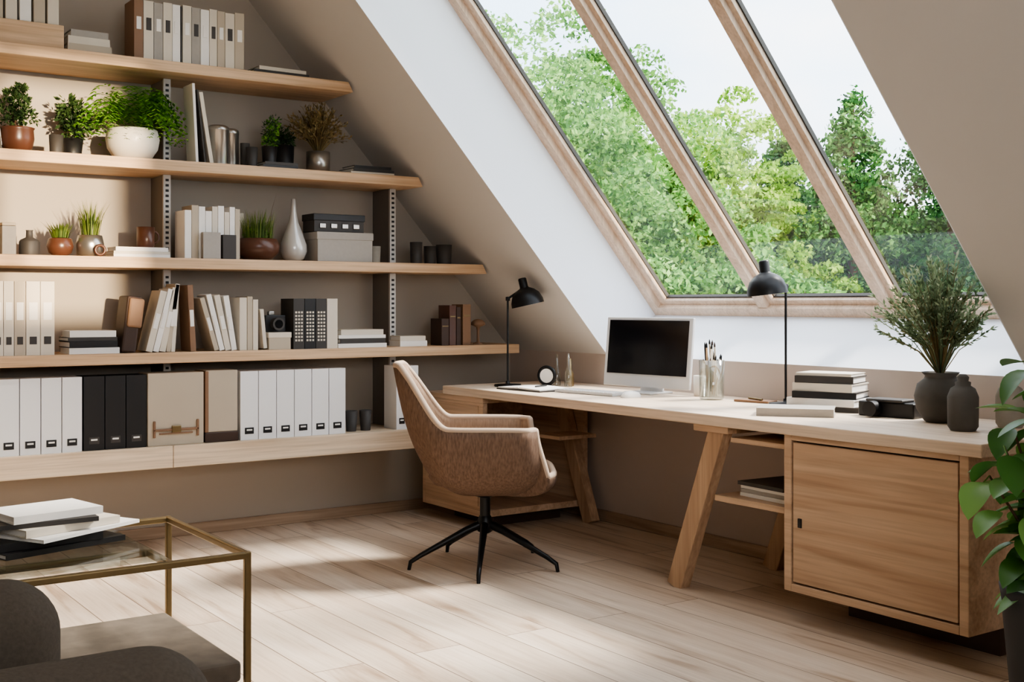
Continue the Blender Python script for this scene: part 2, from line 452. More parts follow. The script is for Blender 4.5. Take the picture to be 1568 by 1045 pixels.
for (a, c) in panes:
    sw = 0.028
    swl = 0.05 if c > 4.9 else sw
    GO = -0.028
    wbar(a+sw/2, sw, 0.03, -0.012, m_frame, 0.06, TL-.06); wbar(c-swl/2, swl, 0.03, -0.012, m_frame, 0.06, TL-.06)
    hbar(0.06+sw/2, sw, 0.03, -0.012, m_frame, a+sw, c-swl)
    g = 0.008
    wbar(a+sw+g/2, g, 0.02, GO, m_gasket, 0.088, TL-.06); wbar(c-swl-g/2, g, 0.02, GO, m_gasket, 0.088, TL-.06)
    hbar(0.06+sw+g/2, g, 0.02, GO, m_gasket, a+sw, c-swl)
    b.add([wp(a+sw, 0.088, GO), wp(c-swl, 0.088, GO), wp(c-swl, TL-.06, GO), wp(a+sw, TL-.06, GO)], [(0, 1, 2, 3)], m_glass)
b.done()

# ------------------------------------------------------------------ shelving
SY = 5.60
sh = empty('bookshelf', (2.0, 5.8, 0))
S = {1: (2.365, 2.86), 2: (1.89, 3.27), 3: (1.42, 3.69), 4: (0.965, 3.93), 5: (0.515, 3.30)}
for k, (z, xe) in S.items():
    b = MB('shelf_%d' % k)
    th = 0.105 if k == 5 else 0.052
    mt = m_shelfl if k == 5 else m_shelf
    if k == 4:
        b.bx(0.35, xe, SY, YW-0.001, z-th, z, mt)
    elif k == 5:
        b.bx(0.35, 1.898, SY, YW-0.001, z-th, z, mt); b.bx(1.9, xe, SY, YW-0.001, z-th, z, mt)
    else:
        xt = XW-(z-KZ)/TS-0.005; xb = xt + th/TS
        b.add([(0.35, SY, z-th), (xb-.03, SY, z-th), (xt-.01, SY, z), (0.35, SY, z), (0.35, YW-.001, z-th), (xb-.03, YW-.001, z-th), (xt-.01, YW-.001, z), (0.35, YW-.001, z)],
              [(0, 1, 2, 3), (7, 6, 5, 4), (0, 4, 5, 1), (1, 5, 6, 2), (2, 6, 7, 3), (3, 7, 4, 0)], mt)
    b.done(0.003, parent=sh)
def upright(x, spans, mat):
    b = MB('upright')
    for (z0, z1) in spans:
        b.bx(x-0.012, x+0.012, 5.80, YW-0.001, z0, z1, mat)
        b.bx(x-0.018, x+0.018, 5.785, 5.80, z0, z1, m_rail)
        z = z0+0.02
        while z < z1-0.02:
            b.bx(x-0.008, x+0.008, 5.783, 5.7855, z, z+0.012, m_blackp); z += 0.026
    b.done(parent=sh)
lv = [(0.516, 0.912), (0.966, 1.367), (1.421, 1.837), (1.891, 2.312)]
upright(1.93, lv, m_upright); upright(3.20, lv[:3], m_upright); upright(0.62, lv, m_upright)

# --- shelf contents
def binders(name, x0, n, w, h, z, mat, label=m_blackp, y=5.63, d=0.15, lab=0.03):
    b = MB(name)
    for i in range(n):
        a = x0+i*w
        b.bx(a+0.002, a+w-0.002, y, y+d, z, z+h, mat)
        if label:
            cx = a+w/2
            b.bx(cx-w*0.24, cx+w*0.24, y-0.002, y, z+lab, z+lab+0.032, label)
            b.bx(cx-w*0.15, cx+w*0.15, y-0.003, y-0.002, z+lab+0.016, z+lab+0.024, m_paper)
    return b.done(0.003)
z5 = 0.515
binders('white_binder_row', 0.75, 8, 0.0915, 0.345, z5, m_binder, d=0.14)
binders('black_binder_row', 1.486, 3, 0.098, 0.345, z5, m_blackp, label=m_dkgrey, d=0.14)
b = MB('archive_box'); b.bx(1.785, 2.06, 5.63, 5.78, z5, z5+0.35, m_beige)
b.bx(1.81, 2.035, 5.622, 5.632, z5+0.07, z5+0.082, m_tan); b.bx(1.81, 1.822, 5.622, 5.632, z5+0.04, z5+0.12, m_tan); b.bx(2.023, 2.035, 5.622, 5.632, z5+0.04, z5+0.12, m_tan)
b.bx(1.84, 2.005, 5.622, 5.632, z5+0.055, z5+0.062, m_tan); b.bx(1.90, 1.945, 5.618, 5.632, z5+0.062, z5+0.095, m_brass)
b.done(0.003)
b = MB('leather_bound_file_box'); b.bx(2.07, 2.235, 5.63, 5.78, z5+0.05, z5+0.355, m_beige); b.bx(2.067, 2.238, 5.627, 5.783, z5, z5+0.05, m_dbrown); b.bx(2.067, 2.085, 5.627, 5.783, z5+0.05, z5+0.352, m_tan); b.done(0.004)
binders('white_binder_row', 2.247, 6, 0.0975, 0.345, z5, m_binder, d=0.2)
b = MB('glass_tumbler')
for cx in (2.90, 2.985):
    b.lathe((cx, 5.70, z5), [(0.026, 0), (0.034, 0.11), (0.031, 0.11), (0.024, 0.008), (0, 0.008)], m_dkgrey)
b.done()
binders('white_binder_row', 3.135, 2, 0.07, 0.345, z5, m_binder, d=0.14)

z4 = 0.965
b = MB('beige_binder_row')
x = 0.8
for w in (0.04, 0.05, 0.06, 0.05, 0.045, 0.05, 0.045, 0.045, 0.05, 0.062, 0.062, 0.062):
    if x+w > 1.42: break
    b.bx(x+.001, x+w-.001, 5.63, 5.80, z4, z4+0.335, random.choice([m_cream, m_beige, m_cream]))
    b.bx(x+w*.25, x+w*.75, 5.628, 5.63, z4+0.05, z4+0.085, m_dkgrey); b.bx(x+w*.2, x+w*.8, 5.6285, 5.63, z4+0.16, z4+0.24, m_paper)
    x += w
b.done(0.002)
def stack(name, cx, cy, z, items, rz=0):
    b = MB(name)
    for (L, W, T, mat, r) in items:
        b.book((cx+random.uniform(-.004, .004), cy, z), (L, W, T), mat, rz+r); z += T+0.0005
    return b.done()
stack('book_stack', 1.54, 5.74, z4, [(0.23, 0.18, 0.028, m_paper, 0), (0.22, 0.18, 0.03, m_blackp, 0.02), (0.225, 0.17, 0.018, m_dkgrey, 0), (0.21, 0.17, 0.03, m_paper, -0.02)])
def lean_books(name, x0, z, items, y=5.63, d=0.14):
    b = MB(name); x = x0
    for (t, h, tilt, mat) in items:
        a = math.radians(tilt)
        if a >= 0:
            px = x + t*math.cos(a)
            c = Vector((px, 0, z)) + Vector((-t/2*math.cos(a)+h/2*math.sin(a), 0, t/2*math.sin(a)+h/2*math.cos(a)))
        else:
            aa = -a
            c = Vector((x, 0, z)) + Vector((t/2*math.cos(aa)-h/2*math.sin(aa), 0, t/2*math.sin(aa)+h/2*math.cos(aa)))
        b.box((c.x, y+d/2, c.z), (t, d, h), mat, (0, a, 0))
        b.box((c.x, y+d/2-0.003, c.z), (t*0.7, d, h*0.25), m_paper, (0, a, 0))
        x += t/math.cos(a)+0.002
    return b.done(0.002)
b = MB('leather_satchel'); b.box((1.715, 5.72, z4+0.135), (0.07, 0.15, 0.27), m_dbrown, (0, 0.12, 0)); b.box((1.73, 5.64, z4+0.19), (0.072, 0.02, 0.14), m_tan, (0, 0.12, 0)); b.done(0.02)
lean_books('leaning_books', 1.775, z4, [(0.032, 0.30, 14, m_cream), (0.028, 0.31, 14, m_paper), (0.03, 0.315, 12, m_cream), (0.022, 0.33, 8, m_beige), (0.02, 0.33, 4, m_cream)])
lean_books('leaning_books', 1.995, z4, [(0.028, 0.325, -3, m_tan)])
lean_books('leaning_books', 2.115, z4, [(0.024, 0.27, -16, m_beige), (0.026, 0.285, -14, m_paper), (0.03, 0.28, -12, m_cream), (0.028, 0.275, -9, m_paper)])
b = MB('upright_books')
x = 2.245
for (w, h, mt) in ((0.04, 0.265, m_cream), (0.03, 0.27, m_beige), (0.03, 0.255, m_cream)):
    b.bx(x, x+w-.002, 5.63, 5.79, z4, z4+h, mt); x += w
b.done(0.002)
b = MB('small_card_box'); b.bx(2.40, 2.52, 5.63, 5.75, z4, z4+0.085, m_beige); b.bx(2.397, 2.523, 5.627, 5.753, z4+0.06, z4+0.088, m_cream); b.done(0.002)
b = MB('leaning_book'); b.box((2.372, 5.69, z4+.107), (0.02, 0.12, 0.2), m_cream, (0, -0.10, 0)); b.done(0.002)
b = MB('vintage_camera'); b.bx(2.40, 2.51, 5.67, 5.73, z4+0.0885, z4+0.175, m_blackp); b.cyl((2.455, 5.67, z4+0.13), 0.032, 0.04, m_dkgrey, rot=(math.pi/2, 0, 0)); b.cyl((2.455, 5.632, z4+0.13), 0.022, 0.003, m_screen, rot=(math.pi/2, 0, 0)); b.bx(2.425, 2.455, 5.685, 5.715, z4+0.175, z4+0.195, m_steel); b.done(0.004)
b = MB('patterned_binder_row')
for i in range(4):
    a = 2.535+i*0.063
    b.bx(a, a+0.06, 5.63, 5.79, z4, z4+0.26, [m_dkgrey, m_blackp, m_dkgrey, m_cream][i])
    if i < 3:
        for r in range(9):
            for q in range(3):
                b.bx(a+.009+q*.016, a+.019+q*.016, 5.628, 5.63, z4+.04+r*.018, z4+.05+r*.018, m_cream)
b.done()
stack('book_stack', 2.945, 5.74, z4, [(0.29, 0.18, 0.022, m_paper, 0), (0.27, 0.18, 0.026, m_dkgrey, 0.0), (0.28, 0.18, 0.018, m_paper, 0), (0.25, 0.17, 0.028, m_cream, -0.02)])
stack('book_stack', 3.25, 5.71, z4, [(0.17, 0.13, 0.03, m_paper, 0), (0.16, 0.12, 0.026, m_cream, 0)])
b = MB('leather_books')
for (x, w, h, mt) in ((3.435, 0.05, 0.15, m_dbrown), (3.487, 0.045, 0.225, m_brown), (3.534, 0.03, 0.215, m_dbrown), (3.575, 0.055, 0.23, m_tan)):
    b.bx(x, x+w-.002, 5.65, 5.77, z4, z4+h, mt); b.bx(x+.004, x+w-.006, 5.648, 5.65, z4+h*.7, z4+h*.74, m_brass)
b.done(0.004)
b = MB('wooden_mushroom_figurine'); b.lathe((3.71, 5.70, z4), [(0.03, 0), (0.03, 0.008), (0.009, 0.014), (0.008, 0.08), (0.012, 0.1), (0.042, 0.112), (0.04, 0.128), (0.022, 0.142), (0, 0.146)], m_tan); b.done()

def foliage_ball(b, c, r, n, size, mat, zs=1.0, wl=0.5):
    c = Vector(c)
    for _ in range(n):
        d = rv().normalized(); rad = random.random()**0.4
        p = c + Vector((d.x*r*rad, d.y*r*rad, d.z*r*zs*rad))
        dd = (d + rv(0.6)); s = size*random.uniform(0.6, 1.2)
        b.leafq(p, dd, rv(), s, s*wl, mat)
def grass(b, c, r, n, h, mat, spread=0.5, w=0.004):
    c = Vector(c)
    for _ in range(n):
        a = random.uniform(0, 6.283); rr = r*math.sqrt(random.random())
        p = c + Vector((rr*math.cos(a), rr*math.sin(a), 0))
        hh = h*random.uniform(0.5, 1.0)
        o = Vector((math.cos(a), math.sin(a), 0))*hh*spread*random.uniform(0.1, 1)
        side = Vector((-math.sin(a), math.cos(a), 0))*w
        q = p + o*0.35 + Vector((0, 0, hh*0.6)); t = p + o + Vector((0, 0, hh))
        b.add([p-side, p+side, q+side*.8, q-side*.8, t], [(0, 1, 2, 3), (3, 2, 4)], mat)

z3 = 1.42
def pot(b, c, prof, mat, soil_r, soil_z, seg=32):
    b.lathe(c, prof, mat, seg)
    b.lathe((c[0], c[1], c[2]+soil_z), [(soil_r, 0), (soil_r*0.5, 0.004), (0, 0.005)], m_soil, seg)
b = MB('ceramic_bottle')
b.lathe((1.265, 5.70, z3), [(0.042, 0), (0.045, 0.01), (0.045, 0.06), (0.04, 0.07), (0.016, 0.082), (0.014, 0.11), (0.017, 0.115), (0, 0.115)], m_dkgrey); b.done()
b = MB('small_box'); b.bx(1.14, 1.20, 5.66, 5.74, z3, z3+0.13, m_greybox); b.bx(1.14, 1.20, 5.66, 5.74, z3+0.131, z3+0.145, m_beige); b.done(0.003)
b = MB('potted_succulent')
pot(b, (1.405, 5.72, z3), [(0.03, 0), (0.05, 0.015), (0.06, 0.045), (0.052, 0.08), (0.045, 0.085), (0.04, 0.075)], m_brown, 0.042, 0.075)
grass(b, (1.405, 5.72, z3+.075), 0.035, 130, 0.09, m_grass, 0.8, 0.004); b.done()
b = MB('potted_grass')
pot(b, (1.535, 5.70, z3), [(0.045, 0), (0.06, 0.01), (0.063, 0.06), (0.055, 0.1), (0.05, 0.1), (0.048, 0.09)], m_steel, 0.048, 0.088)
grass(b, (1.535, 5.70, z3+.085), 0.04, 170, 0.19, m_grass, 0.5, 0.0018); b.done()
b = MB('wooden_ring_ornament')
b.tube([(1.56+0.022*math.cos(a*math.pi/8), 5.622, z3+0.029+0.022*math.sin(a*math.pi/8)) for a in range(16)], 0.007, m_brown, closed=True)
b.done()
stack('book_stack', 1.765, 5.72, z3, [(0.27, 0.15, 0.016, m_paper, 0), (0.27, 0.15, 0.012, m_cream, 0.01), (0.25, 0.15, 0.02, m_paper, 0)])
b = MB('stoneware_mug'); b.lathe((1.80, 5.71, z3+.0495), [(0.035, 0), (0.042, 0.01), (0.042, 0.1), (0.038, 0.1), (0.036, 0.012), (0, 0.012)], m_brown)
b.tube([(1.842+0.022*math.sin(t), 5.71, z3+.1+0.028*math.cos(t)) for t in np.linspace(0, math.pi, 8)], 0.005, m_brown); b.done()
b = MB('cream_book_row')
x = 1.97
for i in range(10):
    w = random.uniform(0.026, 0.036)
    if x+w > 2.255: break
    b.bx(x, x+w-.0015, 5.645, 5.79, z3, z3+random.uniform(0.235, 0.27), random.choice([m_paper, m_cream, m_paper, m_beige])); x += w
b.bx(x, 2.36, 5.86, 5.98, z3, z3+.25, m_cream)
b.done(0.002)
b = MB('grey_file_sleeves'); b.bx(2.05, 2.14, 5.61, 5.64, z3, z3+0.13, m_greybox); b.bx(2.15, 2.22, 5.61, 5.64, z3, z3+0.12, m_dkgrey); b.done(0.002)
b = MB('grass_in_brown_bowl')
pot(b, (2.38, 5.73, z3), [(0.05, 0), (0.075, 0.008), (0.108, 0.04), (0.113, 0.075), (0.1, 0.11), (0.095, 0.112), (0.09, 0.1)], m_brown, 0.095, 0.098)
grass(b, (2.38, 5.73, z3+.098), 0.08, 300, 0.17, m_grass, 0.35, 0.002); foliage_ball(b, (2.38, 5.73, z3+.13), 0.07, 260, 0.02, m_fern, 0.5)
grass(b, (2.41, 5.73, z3+.098), 0.03, 3, 0.27, m_dry, 0.4, 0.002); b.done()
b = MB('teardrop_vase'); b.lathe((2.575, 5.72, z3), [(0.03, 0), (0.055, 0.012), (0.07, 0.05), (0.068, 0.085), (0.05, 0.14), (0.026, 0.2), (0.014, 0.26), (0.011, 0.325), (0.009, 0.325), (0.01, 0.25)], m_silver_c, 40); b.done()
b = MB('storage_box'); b.bx(2.67, 2.99, 5.63, 5.79, z3, z3+0.15, m_greybox); b.bx(2.665, 2.995, 5.626, 5.795, z3+.115, z3+.155, m_greybox); b.done(0.003)
b = MB('dark_storage_box'); b.bx(2.66, 2.95, 5.65, 5.79, z3+.156, z3+.24, m_dkgrey); b.bx(2.655, 2.955, 5.645, 5.793, z3+.215, z3+.25, m_blackp)
for q in range(4): b.bx(2.69+q*.065, 2.725+q*.065, 5.642, 5.65, z3+.175, z3+.2, m_steel)
b.done(0.003)
b = MB('glass_tumbler'); b.lathe((3.04, 5.70, z3), [(0.03, 0), (0.034, 0.09), (0.03, 0.09), (0.026, 0.01), (0, 0.01)], m_stone2); b.done()
b = MB('glass_tumbler')
for cx, r, h in ((3.30, 0.035, 0.12), (3.39, 0.036, 0.1), (3.48, 0.045, 0.11)):
    b.lathe((cx, 5.70, z3), [(r*.9, 0), (r, h), (r*.9, h), (r*.8, 0.01), (0, 0.01)], m_dkgrey)
b.done()

z2 = 1.89
b = MB('leaning_picture_frame'); b.box((1.11, 5.74, z2+0.17), (0.012, 0.2, 0.335), m_dkgrey, (0, -0.12, 0)); b.box((1.119, 5.74, z2+0.17), (0.004, 0.17, 0.30), m_paper, (0, -0.12, 0)); b.done()
b = MB('bonsai_in_brown_pot')
pot(b, (1.215, 5.71, z2), [(0.045, 0), (0.065, 0.02), (0.073, 0.06), (0.07, 0.1), (0.075, 0.11), (0.065, 0.11), (0.06, 0.1)], m_brown, 0.062, 0.098)
b.tube([(1.215, 5.71, z2+.1), (1.20, 5.71, z2+.15), (1.215, 5.71, z2+.22)], [0.01, 0.008, 0.003], m_bark)
for k in range(14):
    f = 1-k/16
    foliage_ball(b, (1.215+random.uniform(-.09, .09)*f, 5.71+random.uniform(-.06, .06)*f, z2+.125+k*.013), 0.045*f+.012, 100, 0.022, m_dark, 0.6)
b.done()
b = MB('dark_cup'); b.lathe((1.375, 5.67, z2), [(0.028, 0), (0.032, 0.085), (0.028, 0.085), (0.025, 0.01), (0, 0.01)], m_dkgrey); b.done()
b = MB('potted_dark_plant')
pot(b, (1.48, 5.80, z2), [(0.04, 0), (0.05, 0.09), (0.045, 0.09), (0.043, 0.08)], m_blackp, 0.043, 0.078)
for k in range(10): foliage_ball(b, (1.48+random.uniform(-.05, .05), 5.80+random.uniform(-.04, .04), z2+.11+k*.016), 0.045, 80, 0.03, m_dark, 0.8)
b.done()
b = MB('fern_in_white_pot')
fc = Vector((1.745, 5.735, z2))
pot(b, fc, [(0.06, 0), (0.09, 0.012), (0.118, 0.055), (0.126, 0.1), (0.116, 0.145), (0.108, 0.15), (0.1, 0.135)], m_white_c, 0.105, 0.13)
for k in range(110):
    a = random.uniform(0, 6.283); L = random.uniform(0.14, 0.30); up = random.uniform(0.10, 0.34)
    o_ = Vector((math.cos(a), math.sin(a)*0.75, 0)); prev = None
    for t in np.linspace(0, 1, 16):
        p = fc + Vector((0, 0, 0.14)) + o_*(0.02+L*t) + Vector((0, 0, up*(2.6*t-2.75*t*t)))
        p.y = min(p.y, 5.96); p.x = min(p.x, 1.988)
        if p.x < 1.60 and p.y > 5.74: p.y = 5.74
        if prev is not None and t > 0.1 and (p-prev).length > 1e-4:
            d = (p-prev).normalized(); sd = d.cross(Vector((0, 0, 1))).normalized()
            ll = 0.042*math.sin(math.pi*min(0.97, 0.15+t*0.85))+0.008
            for sg in (-1, 1):
                b.leafq(p, sd*sg + d*0.5 + Vector((0, 0, -.2)), (0, 0, 1), ll, 0.014, m_fern)
        prev = p
b.done()
b = MB('leaning_board'); b.box((2.02, 5.70, z2+0.195), (0.014, 0.13, 0.385), m_paper, (0, -0.05, 0)); b.box((2.075, 5.70, z2+0.175), (0.02, 0.13, 0.35), m_cream, (0, -0.16, 0)); b.box((2.05, 5.70, z2+0.18), (0.008, 0.13, 0.36), m_dkgrey, (0, -0.11, 0)); b.done(0.002)
b = MB('steel_canister')
for cx, r, h in ((2.16, 0.052, 0.2), (2.245, 0.04, 0.195)):
    b.lathe((cx, 5.70 if r > .05 else 5.75, z2), [(r*.97, 0), (r, 0.005), (r, h*.86), (r*1.04, h*.865), (r*1.04, h*.9), (r, h*.96), (r*.7, h), (0, h)], m_steel)
b.done()
b = MB('dark_cup'); b.lathe((2.325, 5.67, z2), [(0.026, 0), (0.03, 0.1), (0.026, 0.1), (0.025, 0.01), (0, 0.01)], m_dkgrey); b.lathe((2.325, 5.76, z2), [(0.022, 0), (0.024, 0.13), (0.02, 0.13), (0, 0.12)], m_stone); b.done()
stack('book_stack', 2.46, 5.67, z2, [(0.19, 0.115, 0.014, m_blackp, 0), (0.18, 0.115, 0.014, m_dkgrey, 0)])
b = MB('potted_succulent')
pot(b, (2.42, 5.67, z2+.0295), [(0.034, 0), (0.04, 0.08), (0.036, 0.08), (0.034, 0.07)], m_blackp, 0.035, 0.068)
for k in range(9): foliage_ball(b, (2.42+random.uniform(-.03, .03), 5.67+random.uniform(-.02, .02), z2+.12+k*.015), 0.036, 80, 0.018, m_fern if k % 2 else m_dark, 0.8)
b.done()
b = MB('dark_pot_with_plant')
pot(b, (2.56, 5.81, z2), [(0.05, 0), (0.055, 0.14), (0.048, 0.14), (0.046, 0.13)], m_blackp, 0.048, 0.128)
for k in range(6): foliage_ball(b, (2.56+random.uniform(-.03, .03), 5.81, z2+.15+k*.012), 0.045, 70, 0.025, m_dark, 0.8)
b.done()
b = MB('dry_bush_in_steel_pot')
pc = Vector((2.715, 5.72, z2))
pot(b, pc, [(0.05, 0), (0.062, 0.005), (0.062, 0.11), (0.056, 0.11), (0.054, 0.1)], m_steel, 0.055, 0.098)
for k in range(200):
    a = random.uniform(0, 6.283); sp = random.uniform(0.02, 0.19); h = random.uniform(0.12, 0.28)
    e = pc + Vector((math.cos(a)*sp, math.sin(a)*sp*.8, 0.1+h*(1-.25*(sp/.16)**2)))
    mid = pc + Vector((math.cos(a)*sp*.4, math.sin(a)*sp*.4, 0.1+h*.5))
    b.tube([pc+Vector((0, 0, .09)), mid, e], [0.0022, 0.0018, 0.001], m_dry, 4)
    for q in range(8):
        t = random.uniform(0.4, 1); p = mid.lerp(e, (t-.3)/.7)
        b.leafq(p, (e-mid).normalized()+rv(0.8), rv(), 0.022, 0.009, m_dry)
b.done()
stack('book_stack', 3.00, 5.72, z2, [(0.26, 0.16, 0.014, m_cream, 0), (0.25, 0.16, 0.016, m_dkgrey, 0.03), (0.22, 0.15, 0.016, m_blackp, -0.02)])

z1 = 2.365
b = MB('wooden_crate'); b.bx(0.95, 1.40, 5.63, 5.80, z1, z1+0.11, m_shelf)
for i in range(7): b.bx(0.97+i*.06, 1.02+i*.06, 5.64, 5.79, z1+.111, z1+.27, [m_cream, m_paper, m_beige][i % 3])
b.done(0.003)
stack('book_stack', 1.52, 5.73, z1, [(0.2, 0.16, 0.04, m_beige, 0), (0.19, 0.15, 0.035, m_cream, 0), (0.17, 0.15, 0.03, m_greybox, 0)])
b = MB('hardback_book_row'); x = 1.72
for i, (w, mt) in enumerate(((0.045, m_tan), (0.05, m_cream), (0.045, m_greybox), (0.045, m_cream), (0.04, m_paper), (0.01, m_dkgrey), (0.045, m_cream), (0.045, m_greybox), (0.045, m_paper), (0.04, m_cream), (0.04, m_beige), (0.05, m_cream), (0.05, m_beige))):
    b.bx(x, x+w-.002, 5.63, 5.78, z1, z1+0.285-(i % 3)*0.004, mt)
    b.bx(x+w*.25, x+w*.75, 5.628, 5.63, z1+.14, z1+.2, m_dkgrey if i % 2 else m_paper)
    x += w
b.done(0.002)
stack('book_stack', 2.48, 5.72, z1, [(0.3, 0.16, 0.02, m_dkgrey, 0), (0.26, 0.16, 0.018, m_cream, 0.03)])

# ------------------------------------------------------------------ desk
DX, DZ = 3.38, 0.75
dk = empty('trestle_desk', (3.75, 3.9, 0))
b = MB('desktop'); b.bx(DX, XW-0.002, 2.25, 5.55, DZ-0.045, DZ, m_desk); b.done(0.004, parent=dk)
b = MB('cabinet_carcass')
cy0, cy1, cz0, cz1 = 2.31, 3.10, 0.115, DZ-0.046
cx0 = 3.40; cx1 = XW-0.03
b.bx(cx0, cx1, cy0, cy0+.035, cz0, cz1, m_cab); b.bx(cx0, cx1, cy1-.035, cy1, cz0, cz1, m_cab)
b.bx(cx0, cx1, cy0+.035, cy1-.035, cz0, cz0+.03, m_cab); b.bx(cx0, cx1, cy0+.035, cy1-.035, cz1-.02, cz1, m_cab)
b.bx(cx1-.02, cx1, cy0+.035, cy1-.035, cz0+.03, cz1-.02, m_cab)
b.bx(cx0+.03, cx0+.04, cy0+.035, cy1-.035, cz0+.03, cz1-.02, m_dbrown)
b.done(0.003, parent=dk)
b = MB('cabinet_door'); b.bx(cx0+.003, cx0+.025, cy0+.042, cy1-.042, cz0+.037, cz1-.027, m_cab)
b.bx(cx0-.001, cx0+.004, cy1-.085, cy1-.067, 0.36, 0.395, m_black); b.done(0.002, parent=dk)
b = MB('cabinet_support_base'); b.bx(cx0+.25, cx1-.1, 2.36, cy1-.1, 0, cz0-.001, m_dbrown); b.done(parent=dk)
b = MB('side_shelf'); b.bx(3.43, 4.05, 3.101, 3.50, 0.395, 0.42, m_cab); b.bx(3.44, 4.05, 3.101, 3.42, 0.64, 0.66, m_cab); b.done(0.002, parent=dk)
def trestle(name, x, yt, yf):
    b = MB(name)
    b.beam((x, yt, DZ-.05), (x, yf, 0.0), 0.085, 0.055, m_leg, Vector((0, 1, 0)))
    b.done(0.004, parent=dk)
trestle('leg_1', 3.44, 3.47, 3.73); trestle('leg_2', 4.02, 3.47, 3.73)
trestle('leg_3', 4.04, 5.36, 5.07)
b = MB('apron_block'); b.bx(3.405, 4.06, 3.40, 3.60, DZ-.075, DZ-.046, m_cab); b.done(0.003, parent=dk)
b = MB('corner_cabinet')
a0, a1 = 5.18, 5.80
b.bx(3.40, 4.10, a1-.03, a1, 0.075, DZ-.046, m_cab); b.bx(3.40, 4.10, a0, a1-.03, 0.075, 0.11, m_cab); b.bx(3.40, 4.10, a0, a1-.03, DZ-.075, DZ-.046, m_cab)
b.bx(3.40, 3.43, a0, a1-.03, 0.11, DZ-.075, m_cab); b.bx(4.07, 4.10, a0, a1-.03, 0.11, DZ-.075, m_cab)
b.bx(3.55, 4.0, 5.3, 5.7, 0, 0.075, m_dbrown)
b.bx(3.395, 3.40, a0+.04, a1-.04, 0.13, DZ-.09, m_cab)
b.done(0.003, parent=dk)
b = MB('small_tray'); b.bx(3.75, 4.0, 4.98, 5.179, 0.478, 0.498, m_cab); b.done(0.002, parent=dk)
b = MB('magazine_stack')
z = 0.4205
for i, mt in enumerate((m_paper, m_greybox, m_paper, m_dkgrey)):
    b.box((3.62+random.uniform(-.01, .01), 3.28, z+.008), (0.28, 0.26, 0.015), mt, (0, 0, random.uniform(-.08, .08))); z += 0.0155
b.done()

# ------------------------------------------------------------------ chair
CH = Vector((2.98, 4.52, 0)); CA = math.radians(-33)
ch = empty('office_armchair', CH)
Rc = Matrix.Rotation(CA, 3, 'Z')
def sm(a, b_, x):
    t = max(0, min(1, (x-a)/(b_-a))); return t*t*(3-2*t)
def rimH(deg):
    d = abs(deg)
    return 0.440 + (0.645-0.440)*sm(40, 46, d) + 0.005*sm(60, 110, d) + 0.27*sm(104, 158, d)
def shellpt(phi, s):
    c, sn = math.cos(phi), math.sin(phi); n = 4.2 if c > 0 else 4.2-1.5*min(1, -c*1.3)
    X = (0.31 if c > 0 else 0.33)*math.copysign(abs(c)**(2/n), c); Yy = 0.315*math.copysign(abs(sn)**(2/n), sn)
    H = rimH(math.degrees(phi)); z0 = 0.345
    rad = 1-(1-s)**2.3
    z = z0 + (H-z0)*s**2.3
    d = abs(math.degrees(phi))
    lean = -0.075*max(0, (z-0.5)/0.42)*sm(90, 150, d)
    lean += -0.045*sm(0.40, 0.64, z)*(1-sm(50, 80, d))      # arm fronts rake backwards
    taper = 1 - 0.24*sm(0.62, 0.95, z)
    return Rc @ Vector((X*rad+lean, Yy*rad*taper, z)) + CH
phis = []
for i in range(180): phis.append(-math.pi + 2*math.pi*i/180)
extra = [math.radians(s_*v) for s_ in (-1, 1) for v in np.arange(39.0, 47.5, 0.5)]
phis = sorted(set([round(p, 5) for p in phis+extra]))
NU, NV = len(phis), 18
b = MB('seat_shell')
vs = []; fs = []
vs.append(Rc @ Vector((0, 0, 0.345)) + CH)
for j in range(1, NV+1):
    for i in range(NU):
        vs.append(shellpt(phis[i], j/NV))
for i in range(NU):
    fs.append((0, 1+(i+1) % NU, 1+i))
for j in range(NV-1):
    for i in range(NU):
        i2 = (i+1) % NU
        fs.append((1+j*NU+i, 1+j*NU+i2, 1+(j+1)*NU+i2, 1+(j+1)*NU+i))
b.idx(m_chair); b.idx(m_chairlit)
b.add(vs, [tuple(reversed(f)) for f in fs], m_chairlit, True)
so = b.done(parent=ch, solid=0.028, matoff=-1)
b = MB('rim_piping'); b.tube([shellpt(p, 1.0) for p in phis], 0.0155, m_pipe, 10, closed=True); b.done(parent=ch)
b = MB('seat_cushion')
prof = [(0.0, 0.385), (0.5, 0.385), (0.92, 0.39), (1.0, 0.42), (0.98, 0.45), (0.9, 0.468), (0.6, 0.478), (0, 0.48)]
vs = []; SG = 48
for (r, z) in prof:
    for k in range(SG):
        a = 2*math.pi*k/SG; c, s_ = math.cos(a), math.sin(a)
        vs.append(Rc @ Vector((0.262*math.copysign(abs(c)**.6, c)*r+.005, 0.245*math.copysign(abs(s_)**.6, s_)*r, z)) + CH)
fs = [(i*SG+k, i*SG+(k+1) % SG, (i+1)*SG+(k+1) % SG, (i+1)*SG+k) for i in range(len(prof)-1) for k in range(SG)]
b.add(vs, fs, m_chair, True); b.done(parent=ch)
b = MB('swivel_base')
b.cyl(CH+Vector((0, 0, 0.17)), 0.024, 0.165, m_black); b.lathe(CH+Vector((0, 0, 0.315)), [(0.03, 0), (0.09, 0.02), (0.1, 0.03)], m_black)
b.lathe(CH+Vector((0, 0, 0.15)), [(0.02, 0), (0.035, 0.01), (0.036, 0.06), (0.026, 0.08)], m_black)
